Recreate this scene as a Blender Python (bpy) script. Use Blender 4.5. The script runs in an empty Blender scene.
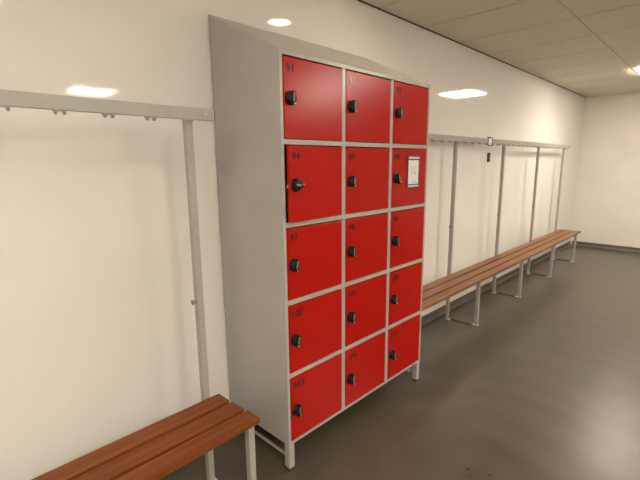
import bpy, bmesh, math, random
from mathutils import Vector, Matrix
random.seed(7)
sc = bpy.context.scene
COL = sc.collection

# ------------------------------------------------------------------ camera
RX = Vector((0.69540118, -0.71856901, -0.00870535))
UP = Vector((0.13891708, 0.12253299, 0.98269411))
FW = Vector((0.70506684, 0.68457596, -0.1850311))
cam = bpy.data.cameras.new('camera')
cam.sensor_fit = 'HORIZONTAL'; cam.sensor_width = 36.0
cam.lens = 36.0 * 414.9 / 640.0
cam.clip_start = 0.02
cam.shift_x = -0.6/640; cam.shift_y = 0.6/640
camo = bpy.data.objects.new('camera', cam); COL.objects.link(camo)
M = Matrix((RX, UP, -FW)).transposed().to_4x4()
M.translation = Vector((-1.1683, -1.3590, 1.4865))
camo.matrix_world = M
sc.camera = camo

# ------------------------------------------------------------------ world / exposure
w = bpy.data.worlds.new('world'); sc.world = w; w.use_nodes = True
w.node_tree.nodes['Background'].inputs[0].default_value = (1.0, 0.88, 0.72, 1)
w.node_tree.nodes['Background'].inputs[1].default_value = 0.02
sc.view_settings.view_transform = 'Standard'
sc.view_settings.look = 'None'
sc.view_settings.gamma = 1.0
sc.view_settings.use_curve_mapping = False
sc.view_settings.exposure = 0.98
LIGHT_COL = (1.0, 0.885, 0.74)
DOWN_COL = (1.0, 0.82, 0.62)
PANEL_POWER = 30.0
# x, y, strength factor of each lit ceiling panel ; downlights
PANELS = [(5.24, -0.72, 1.0), (2.84, -1.92, 0.45), (3.44, -3.12, 1.5),
          (-0.76, -1.32, 0.28), (-1.96, -0.72, 0.25), (-0.76, -3.12, 1.15),  # last panel on this row is an added, unseen fill light
          (-3.16, -1.92, 0.8), (1.04, -4.32, 0.9)]  # both added out of view as fill light
DOWNS = [(1.03, -0.155), (-1.36, -2.52)]
DOWN_POWER = 25.0

# ------------------------------------------------------------------ materials
def mat(name, col, rough=0.5, spec=0.5, metal=0.0, coat=0.0):
    m = bpy.data.materials.new(name); m.use_nodes = True
    b = m.node_tree.nodes['Principled BSDF']
    b.inputs['Base Color'].default_value = (*col, 1)
    b.inputs['Roughness'].default_value = rough
    b.inputs['Specular IOR Level'].default_value = spec
    b.inputs['Metallic'].default_value = metal
    b.inputs['Coat Weight'].default_value = coat
    return m
def nodes(m): return m.node_tree.nodes, m.node_tree.links, m.node_tree.nodes['Principled BSDF']
def noise_col(m, c1, c2, scale=(1,1,1), nscale=5.0, detail=4.0, lo=0.35, hi=0.65, bump=0.0, bscale=None):
    N, L, b = nodes(m)
    tc = N.new('ShaderNodeTexCoord'); mp = N.new('ShaderNodeMapping')
    mp.inputs['Scale'].default_value = scale
    L.new(tc.outputs['Object'], mp.inputs[0])
    no = N.new('ShaderNodeTexNoise'); no.inputs['Scale'].default_value = nscale
    no.inputs['Detail'].default_value = detail
    L.new(mp.outputs[0], no.inputs['Vector'])
    cr = N.new('ShaderNodeValToRGB')
    cr.color_ramp.elements[0].position = lo; cr.color_ramp.elements[0].color = (*c1, 1)
    cr.color_ramp.elements[1].position = hi; cr.color_ramp.elements[1].color = (*c2, 1)
    L.new(no.outputs['Fac'], cr.inputs[0]); L.new(cr.outputs[0], b.inputs['Base Color'])
    if bump:
        n2 = N.new('ShaderNodeTexNoise'); n2.inputs['Scale'].default_value = bscale or 60
        L.new(tc.outputs['Object'], n2.inputs['Vector'])
        bp = N.new('ShaderNodeBump'); bp.inputs['Strength'].default_value = bump
        bp.inputs['Distance'].default_value = 0.002
        L.new(n2.outputs['Fac'], bp.inputs['Height']); L.new(bp.outputs[0], b.inputs['Normal'])
    return tc, mp, no, cr

m_wall = mat('wall_panel', (0.80, 0.76, 0.69), 0.055, 0.35)
noise_col(m_wall, (0.80, 0.79, 0.76), (0.83, 0.82, 0.79), nscale=1.3, detail=2)
m_wall2 = mat('plaster', (0.70, 0.66, 0.58), 0.6)
noise_col(m_wall2, (0.78, 0.74, 0.67), (0.82, 0.78, 0.71), nscale=3, bump=0.1)
m_ceil = mat('ceiling_tile', (0.62, 0.58, 0.5), 0.85, 0.2)
noise_col(m_ceil, (0.70, 0.64, 0.55), (0.80, 0.74, 0.65), nscale=180, detail=2, bump=0.25, bscale=200)
m_dark = mat('plenum', (0.03, 0.028, 0.025), 0.9, 0.1)
noise_col(m_dark, (0.025, 0.023, 0.02), (0.04, 0.036, 0.032))
m_skirt = mat('skirting_vinyl', (0.16, 0.15, 0.13), 0.45)
noise_col(m_skirt, (0.10, 0.093, 0.082), (0.13, 0.12, 0.105), nscale=6)

# floor: poured grey-brown floor with trowel swirls, a few scuffs
m_floor = mat('poured_floor', (0.16, 0.14, 0.12), 0.34, 0.5)
N, L, b = nodes(m_floor)
tc = N.new('ShaderNodeTexCoord')
n1 = N.new('ShaderNodeTexNoise'); n1.inputs['Scale'].default_value = 1.6; n1.inputs['Detail'].default_value = 5
n1.inputs['Distortion'].default_value = 1.5
L.new(tc.outputs['Object'], n1.inputs['Vector'])
mp = N.new('ShaderNodeMapping'); mp.inputs['Location'].default_value = (-0.55, 0.75, 0)
L.new(tc.outputs['Object'], mp.inputs[0])
wv = N.new('ShaderNodeTexWave'); wv.wave_type = 'RINGS'; wv.rings_direction = 'Z'
wv.inputs['Scale'].default_value = 1.1; wv.inputs['Distortion'].default_value = 6.0
wv.inputs['Detail'].default_value = 3; wv.inputs['Detail Scale'].default_value = 1.2
L.new(mp.outputs[0], wv.inputs['Vector'])
mx = N.new('ShaderNodeMix'); mx.data_type = 'FLOAT'; mx.inputs[0].default_value = 0.13
L.new(n1.outputs['Fac'], mx.inputs[2]); L.new(wv.outputs['Fac'], mx.inputs[3])
cr = N.new('ShaderNodeValToRGB')
cr.color_ramp.elements[0].position = 0.25; cr.color_ramp.elements[0].color = (0.066, 0.057, 0.042, 1)
cr.color_ramp.elements[1].position = 0.75; cr.color_ramp.elements[1].color = (0.106, 0.092, 0.068, 1)
L.new(mx.outputs[0], cr.inputs[0])
prev = cr.outputs[0]
for (sx, sy, sr, st) in ((-0.181, 0.186, 0.035, 0.6), (0.33, -0.02, 0.12, 0.25), (0.62, -0.66, 0.10, 0.35)):
    ds = N.new('ShaderNodeVectorMath'); ds.operation = 'DISTANCE'; ds.inputs[1].default_value = (sx, sy, 0)
    L.new(tc.outputs['Object'], ds.inputs[0])
    nn = N.new('ShaderNodeTexNoise'); nn.inputs['Scale'].default_value = 22
    L.new(tc.outputs['Object'], nn.inputs['Vector'])
    mr = N.new('ShaderNodeMapRange'); mr.inputs['From Min'].default_value = sr; mr.inputs['From Max'].default_value = 0.0
    mr.inputs['To Min'].default_value = 0; mr.inputs['To Max'].default_value = st
    L.new(ds.outputs['Value'], mr.inputs[0])
    mu = N.new('ShaderNodeMath'); mu.operation = 'MULTIPLY'
    L.new(mr.outputs[0], mu.inputs[0]); L.new(nn.outputs['Fac'], mu.inputs[1])
    mm = N.new('ShaderNodeMix'); mm.data_type = 'RGBA'; mm.inputs[7].default_value = (0.03, 0.027, 0.024, 1)
    L.new(mu.outputs[0], mm.inputs[0]); L.new(prev, mm.inputs[6]); prev = mm.outputs[2]
L.new(prev, b.inputs['Base Color'])
rr = N.new('ShaderNodeMapRange'); rr.inputs['To Min'].default_value = 0.28; rr.inputs['To Max'].default_value = 0.38
L.new(n1.outputs['Fac'], rr.inputs[0]); L.new(rr.outputs[0], b.inputs['Roughness'])

m_grey = mat('grey_lacquer', (0.34, 0.335, 0.31), 0.26, 0.5)
noise_col(m_grey, (0.40, 0.39, 0.365), (0.425, 0.415, 0.39), nscale=4, bump=0.03, bscale=600)
m_red = mat('red_lacquer', (0.50, 0.012, 0.008), 0.23, 0.26)
noise_col(m_red, (0.40, 0.0045, 0.001), (0.44, 0.0055, 0.0015), nscale=3, bump=0.06, bscale=700)
m_inside = mat('carcass_inside', (0.22, 0.21, 0.2), 0.6)
noise_col(m_inside, (0.2, 0.19, 0.18), (0.24, 0.23, 0.22))
m_edge = mat('door_gasket', (0.02, 0.012, 0.012), 0.7)
noise_col(m_edge, (0.018, 0.011, 0.011), (0.024, 0.014, 0.014))
m_black = mat('black_plastic', (0.012, 0.012, 0.013), 0.4, 0.3)
noise_col(m_black, (0.005, 0.005, 0.0055), (0.008, 0.008, 0.0085), nscale=40)
m_label = mat('grey_label', (0.55, 0.53, 0.5), 0.4)
noise_col(m_label, (0.28, 0.27, 0.25), (0.36, 0.35, 0.33), nscale=60)
m_silver = mat('silver', (0.75, 0.73, 0.70), 0.28, 0.5, 1.0)
noise_col(m_silver, (0.72, 0.70, 0.67), (0.78, 0.76, 0.73), nscale=30)
m_num = mat('black_vinyl', (0.02, 0.018, 0.018), 0.2, 0.5)
noise_col(m_num, (0.010, 0.009, 0.009), (0.014, 0.013, 0.013), nscale=30)
m_frame = mat('bench_tube', (0.47, 0.45, 0.41), 0.4, 0.45)
noise_col(m_frame, (0.36, 0.35, 0.325), (0.385, 0.375, 0.35), nscale=8)
m_rub = mat('black_rubber', (0.015, 0.014, 0.013), 0.7)
noise_col(m_rub, (0.012, 0.011, 0.010), (0.02, 0.018, 0.017), nscale=40)
m_white = mat('white_enamel', (0.75, 0.72, 0.66), 0.4)
noise_col(m_white, (0.73, 0.70, 0.64), (0.77, 0.74, 0.68), nscale=20)
m_paper = mat('white_paper', (0.80, 0.78, 0.76), 0.6)
noise_col(m_paper, (0.78, 0.76, 0.74), (0.82, 0.80, 0.78), nscale=20)
m_blue = mat('dark_blue_frame', (0.025, 0.028, 0.10), 0.4)
noise_col(m_blue, (0.022, 0.025, 0.09), (0.028, 0.031, 0.11), nscale=20)
m_pink = mat('faded_pen', (0.60, 0.40, 0.38), 0.7)
noise_col(m_pink, (0.58, 0.38, 0.36), (0.62, 0.42, 0.40), nscale=20)
m_brown = mat('dark_brown', (0.09, 0.05, 0.025), 0.5)
noise_col(m_brown, (0.08, 0.045, 0.022), (0.10, 0.055, 0.03), nscale=30)

def wood(name, c1, c2):
    m_wood = mat(name, (0.33, 0.12, 0.045), 0.36, 0.25)
    N, L, b = nodes(m_wood)
    tc = N.new('ShaderNodeTexCoord'); oi = N.new('ShaderNodeObjectInfo')
    cx = N.new('ShaderNodeVectorMath'); cx.operation = 'ADD'
    sx = N.new('ShaderNodeCombineXYZ')
    mu = N.new('ShaderNodeMath'); mu.operation = 'MULTIPLY'; mu.inputs[1].default_value = 13.0
    L.new(oi.outputs['Random'], mu.inputs[0]); L.new(mu.outputs[0], sx.inputs[0]); L.new(mu.outputs[0], sx.inputs[1])
    L.new(tc.outputs['Object'], cx.inputs[0]); L.new(sx.outputs[0], cx.inputs[1])
    mp = N.new('ShaderNodeMapping'); mp.inputs['Scale'].default_value = (1.2, 26, 26)
    L.new(cx.outputs[0], mp.inputs[0])
    n1 = N.new('ShaderNodeTexNoise'); n1.inputs['Scale'].default_value = 1.6; n1.inputs['Detail'].default_value = 5
    n1.inputs['Distortion'].default_value = 0.6
    L.new(mp.outputs[0], n1.inputs['Vector'])
    cr = N.new('ShaderNodeValToRGB')
    cr.color_ramp.elements[0].position = 0.3; cr.color_ramp.elements[0].color = (*c1, 1)
    cr.color_ramp.elements[1].position = 0.72; cr.color_ramp.elements[1].color = (*c2, 1)
    L.new(n1.outputs['Fac'], cr.inputs[0]); L.new(cr.outputs[0], b.inputs['Base Color'])
    return m_wood
m_wood = wood('varnished_wood', (0.145, 0.036, 0.007), (0.235, 0.066, 0.015))
m_wood_pale = wood('pale_varnished_wood', (0.19, 0.075, 0.024), (0.31, 0.135, 0.046))

def emit(name, col, s):
    m = bpy.data.materials.new(name); m.use_nodes = True
    b = m.node_tree.nodes['Principled BSDF']
    b.inputs['Base Color'].default_value = (0.8, 0.8, 0.8, 1)
    b.inputs['Emission Color'].default_value = (*col, 1)
    b.inputs['Emission Strength'].default_value = s
    return m

# ------------------------------------------------------------------ mesh helpers
def box(bm, x0, x1, y0, y1, z0, z1, mi=0):
    vs = [bm.verts.new((x, y, z)) for x in (x0, x1) for y in (y0, y1) for z in (z0, z1)]
    fs = []
    for q in ((0,1,3,2), (4,6,7,5), (0,4,5,1), (2,3,7,6), (0,2,6,4), (1,5,7,3)):
        f = bm.faces.new([vs[i] for i in q]); f.material_index = mi; fs.append(f)
    return fs
def prism(bm, poly, axis, a, b_, mi=0):
    def P(u, v, t): return {'x': (t, u, v), 'y': (u, t, v), 'z': (u, v, t)}[axis]
    A = [bm.verts.new(P(u, v, a)) for u, v in poly]; B = [bm.verts.new(P(u, v, b_)) for u, v in poly]
    n = len(poly)
    fs = [bm.faces.new(A[::-1]), bm.faces.new(B)]
    for i in range(n): fs.append(bm.faces.new((A[i], A[(i+1) % n], B[(i+1) % n], B[i])))
    for f in fs: f.material_index = mi
    return fs
def lathe(bm, prof, seg=24, mi=0, mtx=None):
    """profile of (r, h) revolved about -y: h is measured towards -y."""
    rings = []
    for r, h in prof:
        ring = []
        for k in range(seg):
            a = 2*math.pi*k/seg
            v = Vector((r*math.cos(a), -h, r*math.sin(a)))
            ring.append(bm.verts.new(mtx @ v if mtx else v))
        rings.append(ring)
    fs = []
    for i in range(len(rings)-1):
        for k in range(seg):
            fs.append(bm.faces.new((rings[i][k], rings[i][(k+1) % seg], rings[i+1][(k+1) % seg], rings[i+1][k])))
    fs.append(bm.faces.new(rings[-1])); fs.append(bm.faces.new(rings[0][::-1]))
    for f in fs: f.material_index = mi
    return fs
def tube(bm, pts, r, seg=8, mi=0):
    pts = [Vector(p) for p in pts]; rings = []
    for i, p in enumerate(pts):
        d = (pts[min(i+1, len(pts)-1)] - pts[max(i-1, 0)]).normalized()
        a = d.orthogonal().normalized() if i == 0 else (rings_u - d*d.dot(rings_u)).normalized()
        rings_u = a; c = d.cross(a)
        rings.append([bm.verts.new(p + r*(a*math.cos(2*math.pi*k/seg) + c*math.sin(2*math.pi*k/seg))) for k in range(seg)])
    for i in range(len(rings)-1):
        for k in range(seg):
            f = bm.faces.new((rings[i][k], rings[i][(k+1) % seg], rings[i+1][(k+1) % seg], rings[i+1][k])); f.material_index = mi
    bm.faces.new(rings[0][::-1]).material_index = mi; bm.faces.new(rings[-1]).material_index = mi
def obj(name, bm, mats, parent=None, bevel=0.0, seg=2, smooth=False, origin=None):
    bmesh.ops.recalc_face_normals(bm, faces=bm.faces)
    if origin is not None: bmesh.ops.translate(bm, verts=bm.verts, vec=-Vector(origin))
    me = bpy.data.meshes.new(name); bm.to_mesh(me); bm.free()
    if not isinstance(mats, (list, tuple)): mats = [mats]
    for m in mats: me.materials.append(m)
    o = bpy.data.objects.new(name, me); COL.objects.link(o)
    if origin is not None: o.location = origin
    if parent: o.parent = parent
    if bevel:
        md = o.modifiers.new('bevel', 'BEVEL'); md.width = bevel; md.segments = seg
        md.limit_method = 'ANGLE'; md.angle_limit = math.radians(40)
    if smooth:
        for p in me.polygons: p.use_smooth = True
        me.set_sharp_from_angle(angle=math.radians(40))
    return o
def simple(name, m, parent, *b, bevel=0.0):
    bm = bmesh.new(); box(bm, *b); return obj(name, bm, m, parent, bevel)
def thing(name, label, cat, loc=(0,0,0), group=None):
    o = bpy.data.objects.new(name, None); COL.objects.link(o); o.location = loc
    o.empty_display_size = 0.1
    return tag(o, label, cat, group)
def tag(o, label, cat, group=None):
    o['label'] = label; o['category'] = cat
    if group: o['group'] = group
    return o
def struct(o): o['kind'] = 'structure'; return o

# ------------------------------------------------------------------ room shell
X0, X1, Y0, YW, ZC = -3.6, 7.2, -5.0, 0.515, 2.525
bm = bmesh.new(); box(bm, X0-.1, X1+.1, Y0-.1, YW+.1, -.1, 0); struct(obj('floor', bm, m_floor))
# back wall: glossy cladding sheets with fine joints on a backing
bm = bmesh.new(); box(bm, X0, X1, YW+.004, YW+.1, 0, 2.7, 1)
xs = [-0.236 + 1.322*k for k in range(-4, 8)]
xs = [x for x in xs if X0+.1 < x < X1-.1]
ed = [X0] + xs + [X1]
for a, b_ in zip(ed[:-1], ed[1:]):
    box(bm, a+.00015, b_-.00015, YW, YW+.0038, 0, 2.69)
struct(obj('wall_back', bm, [m_wall, m_wall2]))
for nm, b_ in (('wall_left', (X0-.1, X0, Y0-.1, YW+.1, 0, 2.7)), ('wall_right', (X1, X1+.1, Y0-.1, YW+.1, 0, 2.7)),
               ('wall_front', (X0, X1, Y0-.1, Y0, 0, 2.7))):
    bm = bmesh.new(); box(bm, *b_); struct(obj(nm, bm, m_wall2))
# coved skirting
def skirt(nm, poly, axis, a, b_):
    bm = bmesh.new(); prism(bm, poly, axis, a, b_); struct(obj(nm, bm, m_skirt))
yb = YW - .0003
skirt('baseboard_back', [(yb, 0), (yb-.022, 0), (yb-.012, .012), (yb-.008, .028), (yb-.008, .068), (yb-.005, .072), (yb, .072)], 'x', X0+.01, X1-.01)
skirt('baseboard_front', [(Y0, 0), (Y0+.022, 0), (Y0+.008, .028), (Y0+.008, .072), (Y0, .072)], 'x', X0+.01, X1-.01)
skirt('baseboard_left', [(X0, 0), (X0+.022, 0), (X0+.008, .028), (X0+.008, .072), (X0, .072)], 'y', Y0+.03, YW-.03)
skirt('baseboard_right', [(X1, 0), (X1-.022, 0), (X1-.008, .028), (X1-.008, .072), (X1, .072)], 'y', Y0+.03, YW-.03)
# ceiling: dark slab, laid tiles with thin open joints and a shadow gap at the wall
bm = bmesh.new(); box(bm, X0-.1, X1+.1, Y0-.1, YW+.1, 2.7, 2.8, 1)
holes = {(round((x-1.34)//0.6), round((y+0.42)//0.6)) for x, y, s in PANELS}
g = .006
tx = [1.34 + .6*k for k in range(-9, 11)]; tx = [max(X0+.02, min(X1-.02, x)) for x in tx]
for i in range(len(tx)-1):
    if tx[i+1]-tx[i] < .05: continue
    xi = round((0.5*(tx[i]+tx[i+1])-1.34)//0.6)
    rows = [(-.42 - .6*(k+1), -.42 - .6*k, -k-1) for k in range(7)] + [(-.42, YW-.011, 0), (Y0+.02, -.42-4.2, -8)]
    rows.sort()
    # merge pairs of rows into 1.2 m tiles unless a lamp takes one half
    for (a, b_, yi) in rows:
        if (xi, yi) in holes: continue
        box(bm, tx[i]+g, tx[i+1]-g, a+(g if yi in (0,-8) or yi % 2 == 1 else 0), b_-(g if yi in (0,-8) or yi % 2 == 0 else 0), ZC, ZC+.018)
struct(obj('ceiling', bm, [m_ceil, m_dark]))
bm = bmesh.new(); box(bm, X0+.01, X1-.01, YW-.006, YW-.0005, ZC-.001, ZC+.03)
struct(obj('trim_1', bm, m_dark))

# ------------------------------------------------------------------ ceiling lights
PLAB = {0: 'square ceiling light panel farthest right, its glare showing on the wall right of the lockers',
        1: 'square ceiling light panel in front of the lockers, out in the room',
        2: 'square ceiling light panel deep in the room, farthest from the locker wall',
        3: 'square ceiling light panel in front of the bench at the left',
        5: 'square fill light panel, added out of view, deep in the left half of the room',
        6: 'square fill light panel, added out of view, in the left rear corner of the room',
        7: 'square fill light panel, added out of view, at the middle of the far side of the room',
        4: 'square ceiling light panel over the left end of the bench wall'}
for i, (x, y, s) in enumerate(PANELS):
    t = thing('ceiling_panel_light', PLAB[i], 'ceiling light', (x, y, ZC), 'square ceiling light panels')
    bm = bmesh.new()
    for b_ in ((-.297, .297, -.297, -.252), (-.297, .297, .252, .297), (-.297, -.252, -.252, .252), (.252, .297, -.252, .252)):
        box(bm, *b_, -.004, .03)
    box(bm, -.297, .297, -.297, .297, .03, .06)
    obj('frame', bm, m_white, t, .001)
    simple('diffuser', emit('panel_glow_%d' % i, LIGHT_COL, PANEL_POWER*s), t, -.25, .25, -.25, .25, -.022, .012)
m_down = emit('downlight_glow', DOWN_COL, DOWN_POWER)
for i, (x, y) in enumerate(DOWNS):
    t = thing('downlight', ('round ceiling downlight just in front of the lockers', 'round ceiling downlight behind the left bench side of the room')[i],
              'ceiling light', (x, y, ZC), 'round ceiling downlights')
    rot = Matrix.Rotation(math.radians(90), 4, 'X')    # -y -> -z
    bm = bmesh.new(); lathe(bm, [(.096, 0.0002), (.096, .005), (.086, .009), (.082, .009), (.082, .004), (.0815, .0002)], 40, mtx=rot)
    obj('trim_ring', bm, m_white, t, smooth=True)
    bm = bmesh.new(); lathe(bm, [(.081, .0006), (.081, .004), (.06, .006)], 40, mtx=rot)
    obj('lens', bm, m_down, t, smooth=True)

# ------------------------------------------------------------------ locker unit
W, D, LEG, T, HB = 1.2, 0.502, 0.14, 1.94, 2.183
RH, TOPF = 0.35866, 0.0067
lk = thing('locker_unit', 'tall grey steel locker block with fifteen numbered red doors and sloping top', 'locker', (0, 0, 0))
bars = [T - .009] + [T - TOPF - RH*k for k in range(1, 5)] + [LEG + .0075]
hb = [.009, .011, .011, .011, .011, .0075]
for sx in (0, W-.0012-.0148):
    bm = bmesh.new()
    prism(bm, [(0.0, LEG), (D, LEG), (D, HB), (0.0, T)], 'x', sx, sx+.016)
    obj('side_panel', bm, m_grey, lk, .0015)
bm = bmesh.new()
prism(bm, [(0.0, T-.0012), (D, HB-.0012), (D, HB-.018), (0.02, T-.018), (0.0, T-.018)], 'x', .0162, W-.0162)
obj('sloping_top', bm, m_grey, lk, .001)
simple('back_panel', m_inside, lk, .0165, W-.0165, D-.012, D, LEG+.001, HB-.02)
simple('bottom_panel', m_inside, lk, .0165, W-.0165, .022, D-.013, LEG+.001, LEG+.013)
bm = bmesh.new()
FD = .02
for c in (1, 2): box(bm, W/3*c-.0125, W/3*c+.0125, .0002, FD, LEG+.015, T-.018)
for k, z in enumerate(bars):
    edges = [(.0162, W-.0162)] if k in (0, 5) else [(.0162, W/3-.0125), (W/3+.0125, 2*W/3-.0125), (2*W/3+.0125, W-.0162)]
    for a, b_ in edges: box(bm, a, b_, 0.0004, FD, z-hb[k], z+hb[k])
obj('front_frame', bm, m_grey, lk, .0008)
bm = bmesh.new()
for c in (1, 2): box(bm, W/3*c-.0075, W/3*c+.0075, FD+.001, D-.014, LEG+.015, T-.02)
for k in range(1, 5):
    for c in range(3): box(bm, (.017, W/3+.008, 2*W/3+.008)[c], (W/3-.008, 2*W/3-.008, W-.017)[c], FD+.001, D-.014, bars[k]-.009, bars[k]+.003)
obj('inner_partitions', bm, m_inside, lk)
for lx in (.0015, W-.0375):
    for ly in (.001, D-.037):
        bm = bmesh.new(); box(bm, lx, lx+.036, ly, ly+.036, .012, LEG-.0015)
        lg = obj('leg', bm, m_grey, lk, .003, 2)
        bm = bmesh.new(); box(bm, lx+.0015, lx+.0345, ly+.0015, ly+.0345, 0, .0118)
        obj('foot_cap', bm, m_rub, lg, .002)
    bm = bmesh.new(); box(bm, lx+.012, lx+.024, .0375, D-.0375, .058, .070)
    obj('side_brace', bm, m_grey, lk, .002)

def text_mesh(txt, size, ext=.0004):
    cu = bpy.data.curves.new('number', 'FONT'); cu.body = txt; cu.size = size
    cu.extrude = ext; cu.offset = size*.021; cu.align_x = 'LEFT'; cu.space_character = 1.08; cu.resolution_u = 4
    tmp = bpy.data.objects.new('number', cu); COL.objects.link(tmp)
    dg = bpy.context.evaluated_depsgraph_get(); dg.update()
    me = bpy.data.meshes.new_from_object(tmp.evaluated_get(dg))
    bpy.data.objects.remove(tmp)
    me.transform(Matrix.Rotation(math.radians(90), 4, 'X'))
    return me

def make_lock():
    bm = bmesh.new()
    lathe(bm, [(.0285, 0), (.0285, .007), (.0265, .010), (.0245, .010), (.0235, .018), (.0205, .0205)], 32, 0)
    # raised grip bar with rounded ends and sloping flanks
    prism(bm, [(-.0085, -.026), (-.004, -.0285), (.004, -.0285), (.0085, -.026), (.0085, .026), (.004, .0285), (-.004, .0285), (-.0085, .026)], 'y', -.026, -.010)
    # reading window on the grip, little digit marks, silver key pin
    box(bm, -.0038, .0038, -.0267, -.0255, -.012, .020, 1)
    for k in range(3): box(bm, -.0039, .0039, -.0270, -.0265, -.0045+.008*k, -.003+.008*k, 0)
    lathe(bm, [(.0042, .022), (.0042, .0295), (.0032, .031)], 12, 2, Matrix.Translation((.0045, 0, -.0215)))
    return bm
# pointer mark ring on the dial
lock_me = None
turn = {91: 4, 92: 0, 93: 3, 94: -84, 95: 3, 96: -14, 97: 14, 98: 5, 99: 2, 100: 22, 101: 8, 102: 2, 103: 6, 104: 5, 105: 8}
Z94 = None
for k in range(5):
    for c in range(3):
        n = 91 + 3*k + c
        x0 = (.0162, W/3+.0125, 2*W/3+.0125)[c] + .004
        x1 = (W/3-.0125, 2*W/3-.0125, W-.0162)[c] - .003
        z1 = bars[k]-hb[k]-.0055; z0 = bars[k+1]+hb[k+1]+.0025
        bm = bmesh.new(); box(bm, x0, x1, -.001, .017, z0, z1)
        bm.faces.ensure_lookup_table()
        dr = obj('door', bm, m_red, lk, .0016, 2, origin=(x1, 0.008, z0))
        dr['label'] = 'red locker door numbered %d' % n
        if n == 94:
            dr.rotation_euler.z = math.radians(4.0)
            dr['label'] = 'red locker door numbered 94, standing slightly ajar'
        # everything on the door is placed relative to its hinge corner
        ox = Vector((x1, .008, z0))
        colx = W/3*c
        me = text_mesh(str(n), .047)
        me.materials.append(m_num)
        nb = bpy.data.objects.new('number', me); COL.objects.link(nb); nb.parent = dr
        nb.location = Vector((colx + (.035 if n < 100 else .033), -.0013, z1 - .058)) - ox
        lo = Vector((colx + .054, -.001, (z0+z1)/2 - .0015*k)) - ox
        if lock_me is None:
            lo_o = obj('lock', make_lock(), [m_black, m_label, m_silver], dr, .0008, 1, smooth=True); lock_me = lo_o.data
        else:
            lo_o = bpy.data.objects.new('lock', lock_me); COL.objects.link(lo_o); lo_o.parent = dr
            md = lo_o.modifiers.new('bevel', 'BEVEL'); md.width = .0008; md.segments = 1; md.limit_method = 'ANGLE'
        lo_o.location = lo
        lo_o.rotation_euler = (0, math.radians(turn[n]), 0)
        if n == 94:
            # latch tongue on the free edge
            bm = bmesh.new(); box(bm, x0-.012, x0+.02, .006, .009, z0+.15, z0+.165)
            bmesh.ops.translate(bm, verts=bm.verts, vec=-ox)
            obj('latch', bm, m_silver, dr, .0008)

# ------------------------------------------------------------------ framed note on door 96
sgx, sgz = 1.033, 1.428
sg = thing('note_holder', 'blue framed white paper note on the red door numbered 96', 'sign', (sgx, -.001, sgz))
hw, hh = .069, .096
bm = bmesh.new()
box(bm, -hw, -hw+.011, -.0045, -.0003, -hh, hh); box(bm, hw-.011, hw, -.0045, -.0003, -hh, hh)
box(bm, -hw+.011, hw-.011, -.0045, -.0003, hh-.028, hh); box(bm, -hw+.011, hw-.011, -.0045, -.0003, -hh, -hh+.022)
obj('frame', bm, m_blue, sg, .0008)
for zz, hgt in ((hh-.015, .005), (-hh+.011, .0045)):
    simple('frame_stripe', m_paper, sg, -hw+.012, hw-.012, -.0052, -.0046, zz-hgt, zz+hgt)
pp = simple('paper', m_paper, sg, -hw+.0115, hw-.0115, -.0022, -.0008, -hh+.0225, hh-.0285)
bm = bmesh.new()
def stroke(pts, r=.0016): tube(bm, [(x*.8, -.0026, z*.8) for x, z in pts], r, 6)
stroke([(-.040, .030), (-.028, .036), (-.017, .028), (-.021, .014), (-.030, .008), (-.018, .002), (-.014, -.014), (-.024, -.026), (-.040, -.022)])
stroke([(.030, .046), (.020, .030), (.014, .006), (.014, -.014), (.024, -.026), (.034, -.016), (.032, .000), (.018, -.002)])
obj('handwriting', bm, m_pink, pp)
bm = bmesh.new()
box(bm, -.006, .004, -.0027, -.0022, -.067, -.058); box(bm, .018, .030, -.0027, -.0022, -.066, -.058)
obj('small_print', bm, m_label, pp)

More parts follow.
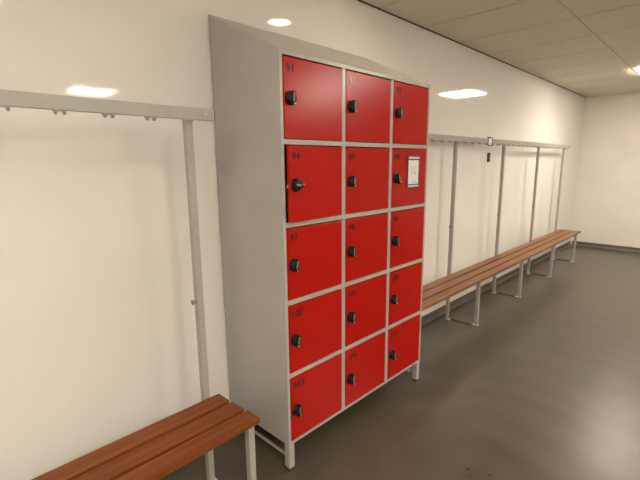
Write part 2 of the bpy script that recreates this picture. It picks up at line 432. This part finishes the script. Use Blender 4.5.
# ------------------------------------------------------------------ benches with coat rails
def bench(label, rail_label, x0, x1, yb0, posts, legs, ypost, yrail, rx0, rx1, hooks, screws, mw, nm='changing_bench'):
    t = thing(nm, label, 'bench', ((x0+x1)/2, yb0+.14, 0), 'changing benches')
    off = -Vector(t.location)
    def put(name, bm, m, bev=0, smooth=False, par=t, seg=2):
        bmesh.ops.translate(bm, verts=bm.verts, vec=off)
        return obj(name, bm, m, par, bev, seg, smooth)
    sw, gp = .084, .0185
    for k in range(3):
        bm = bmesh.new(); y = yb0 + k*(sw+gp)
        box(bm, x0+(.004, 0, .001)[k], x1-(-.010, -.002, .004)[k], y, y+sw, .425, .45)
        put('slat', bm, mw, .004)
    yb1 = yb0 + 3*sw + 2*gp
    s = .015
    for px, lx in zip(posts, legs):
        bm = bmesh.new(); box(bm, px-s, px+s, ypost, ypost+2*s, .006, 1.70)
        po = put('post', bm, m_frame, .003)
        bm = bmesh.new(); lathe(bm, [(.0075, 0), (.0075, .014), (.011, .015), (.011, .019), (.006, .020)], 14, mtx=Matrix.Translation((px-s+.001, ypost+s, .90)) @ Matrix.Rotation(math.radians(-90), 4, 'Z'))
        put('post_bolt', bm, m_inside, par=po, smooth=True)
        bm = bmesh.new(); box(bm, px-s-.003, px+s+.012, ypost-.012, ypost+2*s+.003, 0, .006)
        put('foot_plate', bm, m_white, .001, par=po)
        bm = bmesh.new(); box(bm, lx-s, lx+s, yb0+.022, yb0+.022+2*s, .006, .424)
        lg = put('leg', bm, m_frame, .003)
        bm = bmesh.new(); box(bm, lx-s-.003, lx+s+.003, yb0+.019, yb0+.025+2*s+.014, 0, .006)
        put('foot_plate', bm, m_white, .001, par=lg)
        bm = bmesh.new(); mxx = (px+lx)/2
        box(bm, mxx-.010, mxx+.010, yb0+.022+2*s+.001, ypost-.001, .398, .424)
        put('seat_bearer', bm, m_frame, .002)
        bm = bmesh.new(); box(bm, mxx-.008, mxx+.008, yb0+.025+2*s+.018, ypost-.014, .0005, .012)
        put('floor_bar', bm, m_skirt, .001)  # dark skirting colour puts the bar's shadow line into the bar itself
    bm = bmesh.new(); box(bm, rx0, rx1, yrail, yrail+.019, 1.658, 1.704)
    ra = put('coat_rail', bm, m_frame, .002)
    for ex, d in ((rx0, -1), (rx1, 1)):
        bm = bmesh.new(); box(bm, min(ex, ex+d*.004), max(ex, ex+d*.004), yrail+.0006, yrail+.0184, 1.659, 1.703)
        put('end_cap', bm, m_skirt, .001, par=ra)
    for sxx in screws:
        bm = bmesh.new(); lathe(bm, [(.0065, 0), (.0065, .003), (.004, .006), (.002, .0065)], 14, mtx=Matrix.Translation((sxx, yrail+.0002, 1.682)))
        put('rail_screw', bm, m_silver, smooth=True, par=ra)
    hk = None
    for hx in hooks:
        if hk is None:
            bm = bmesh.new(); y = yrail + .008; h = .0038
            box(bm, -.017, .017, y-.007, y+.007, 1.6545, 1.6578)
            for q in (-.0125, .0125):
                tube(bm, [(q, y, 1.655), (q, y-.001, 1.650), (q, y-.007, 1.6465), (q, y-.016, 1.6465), (q, y-.022, 1.650), (q, y-.024, 1.655)], h, 8)
            bmesh.ops.translate(bm, verts=bm.verts, vec=(0, off.y, off.z))
            hk = obj('coat_hook', bm, m_frame, t, smooth=True); ho = hk
        else:
            ho = hk.copy(); COL.objects.link(ho); ho.parent = t
        ho.location.x = hx + off.x
    return t
bench('slatted wooden bench with coat rail in the left foreground, left of the lockers', '', -1.75, -.242, -.093, [-.300, -1.62], [-.262, -1.61], .209, .1895, -1.85, -.195,
      [-.318-.147*k for k in range(11)], [-.239, -1.78], m_wood)
bench('long slatted wooden bench with coat rail running away right of the lockers', '', 1.235, 5.9, .098, [1.262, 2.372, 3.485, 4.63, 5.75], [1.262, 2.42, 3.52, 4.65, 5.77], .385, .3655, 1.24, 5.95,
      [1.46+.147*k for k in range(30)], [1.35, 2.545, 3.9, 5.2], m_wood_pale)

# ------------------------------------------------------------------ small card on the right rail, brown strip on the wall
cd = thing('rail_card', 'small white card in a dark holder on the right coat rail', 'sign', (3.02, .3652, 1.676))
bm = bmesh.new()
box(bm, -.05, -.041, -.005, -.0003, -.042, .042); box(bm, .041, .05, -.005, -.0003, -.042, .042)
box(bm, -.041, .041, -.005, -.0003, .031, .042); box(bm, -.041, .041, -.005, -.0003, -.042, -.034)
box(bm, -.05, .05, -.0003, .008, .0318, .042)
obj('holder', bm, m_black, cd, .001)
simple('card', m_paper, cd, -.0405, .0405, -.0028, -.0006, -.0335, .0305)
bm = bmesh.new(); prism(bm, [(3.335, YW-.0002), (3.385, YW-.0002), (3.38, YW-.018), (3.34, YW-.018)], 'z', 1.475, 1.575)
tag(obj('wall_strip', bm, m_brown, None, .003), 'small dark brown strip on the wall under the right coat rail', 'bracket')

# ------------------------------------------------------------------ dirt specks on the floor
for i, (x, y, r) in enumerate(((.65, -.529, .005), (.612, -.622, .008), (.635, -.646, .005), (.646, -.716, .007), (.579, -.649, .005))):
    bm = bmesh.new(); bmesh.ops.create_icosphere(bm, subdivisions=2, radius=1)
    for v in bm.verts:
        v.co *= random.uniform(.75, 1.1); v.co.z = max(v.co.z, -.55)
    bmesh.ops.scale(bm, vec=(r, r*.8, r*.5), verts=bm.verts)
    bmesh.ops.translate(bm, verts=bm.verts, vec=(x, y, r*.275))
    tag(obj('dirt_speck', bm, m_rub), 'tiny dark speck of dirt on the grey floor right of the lockers', 'dirt', 'specks of dirt on the floor')
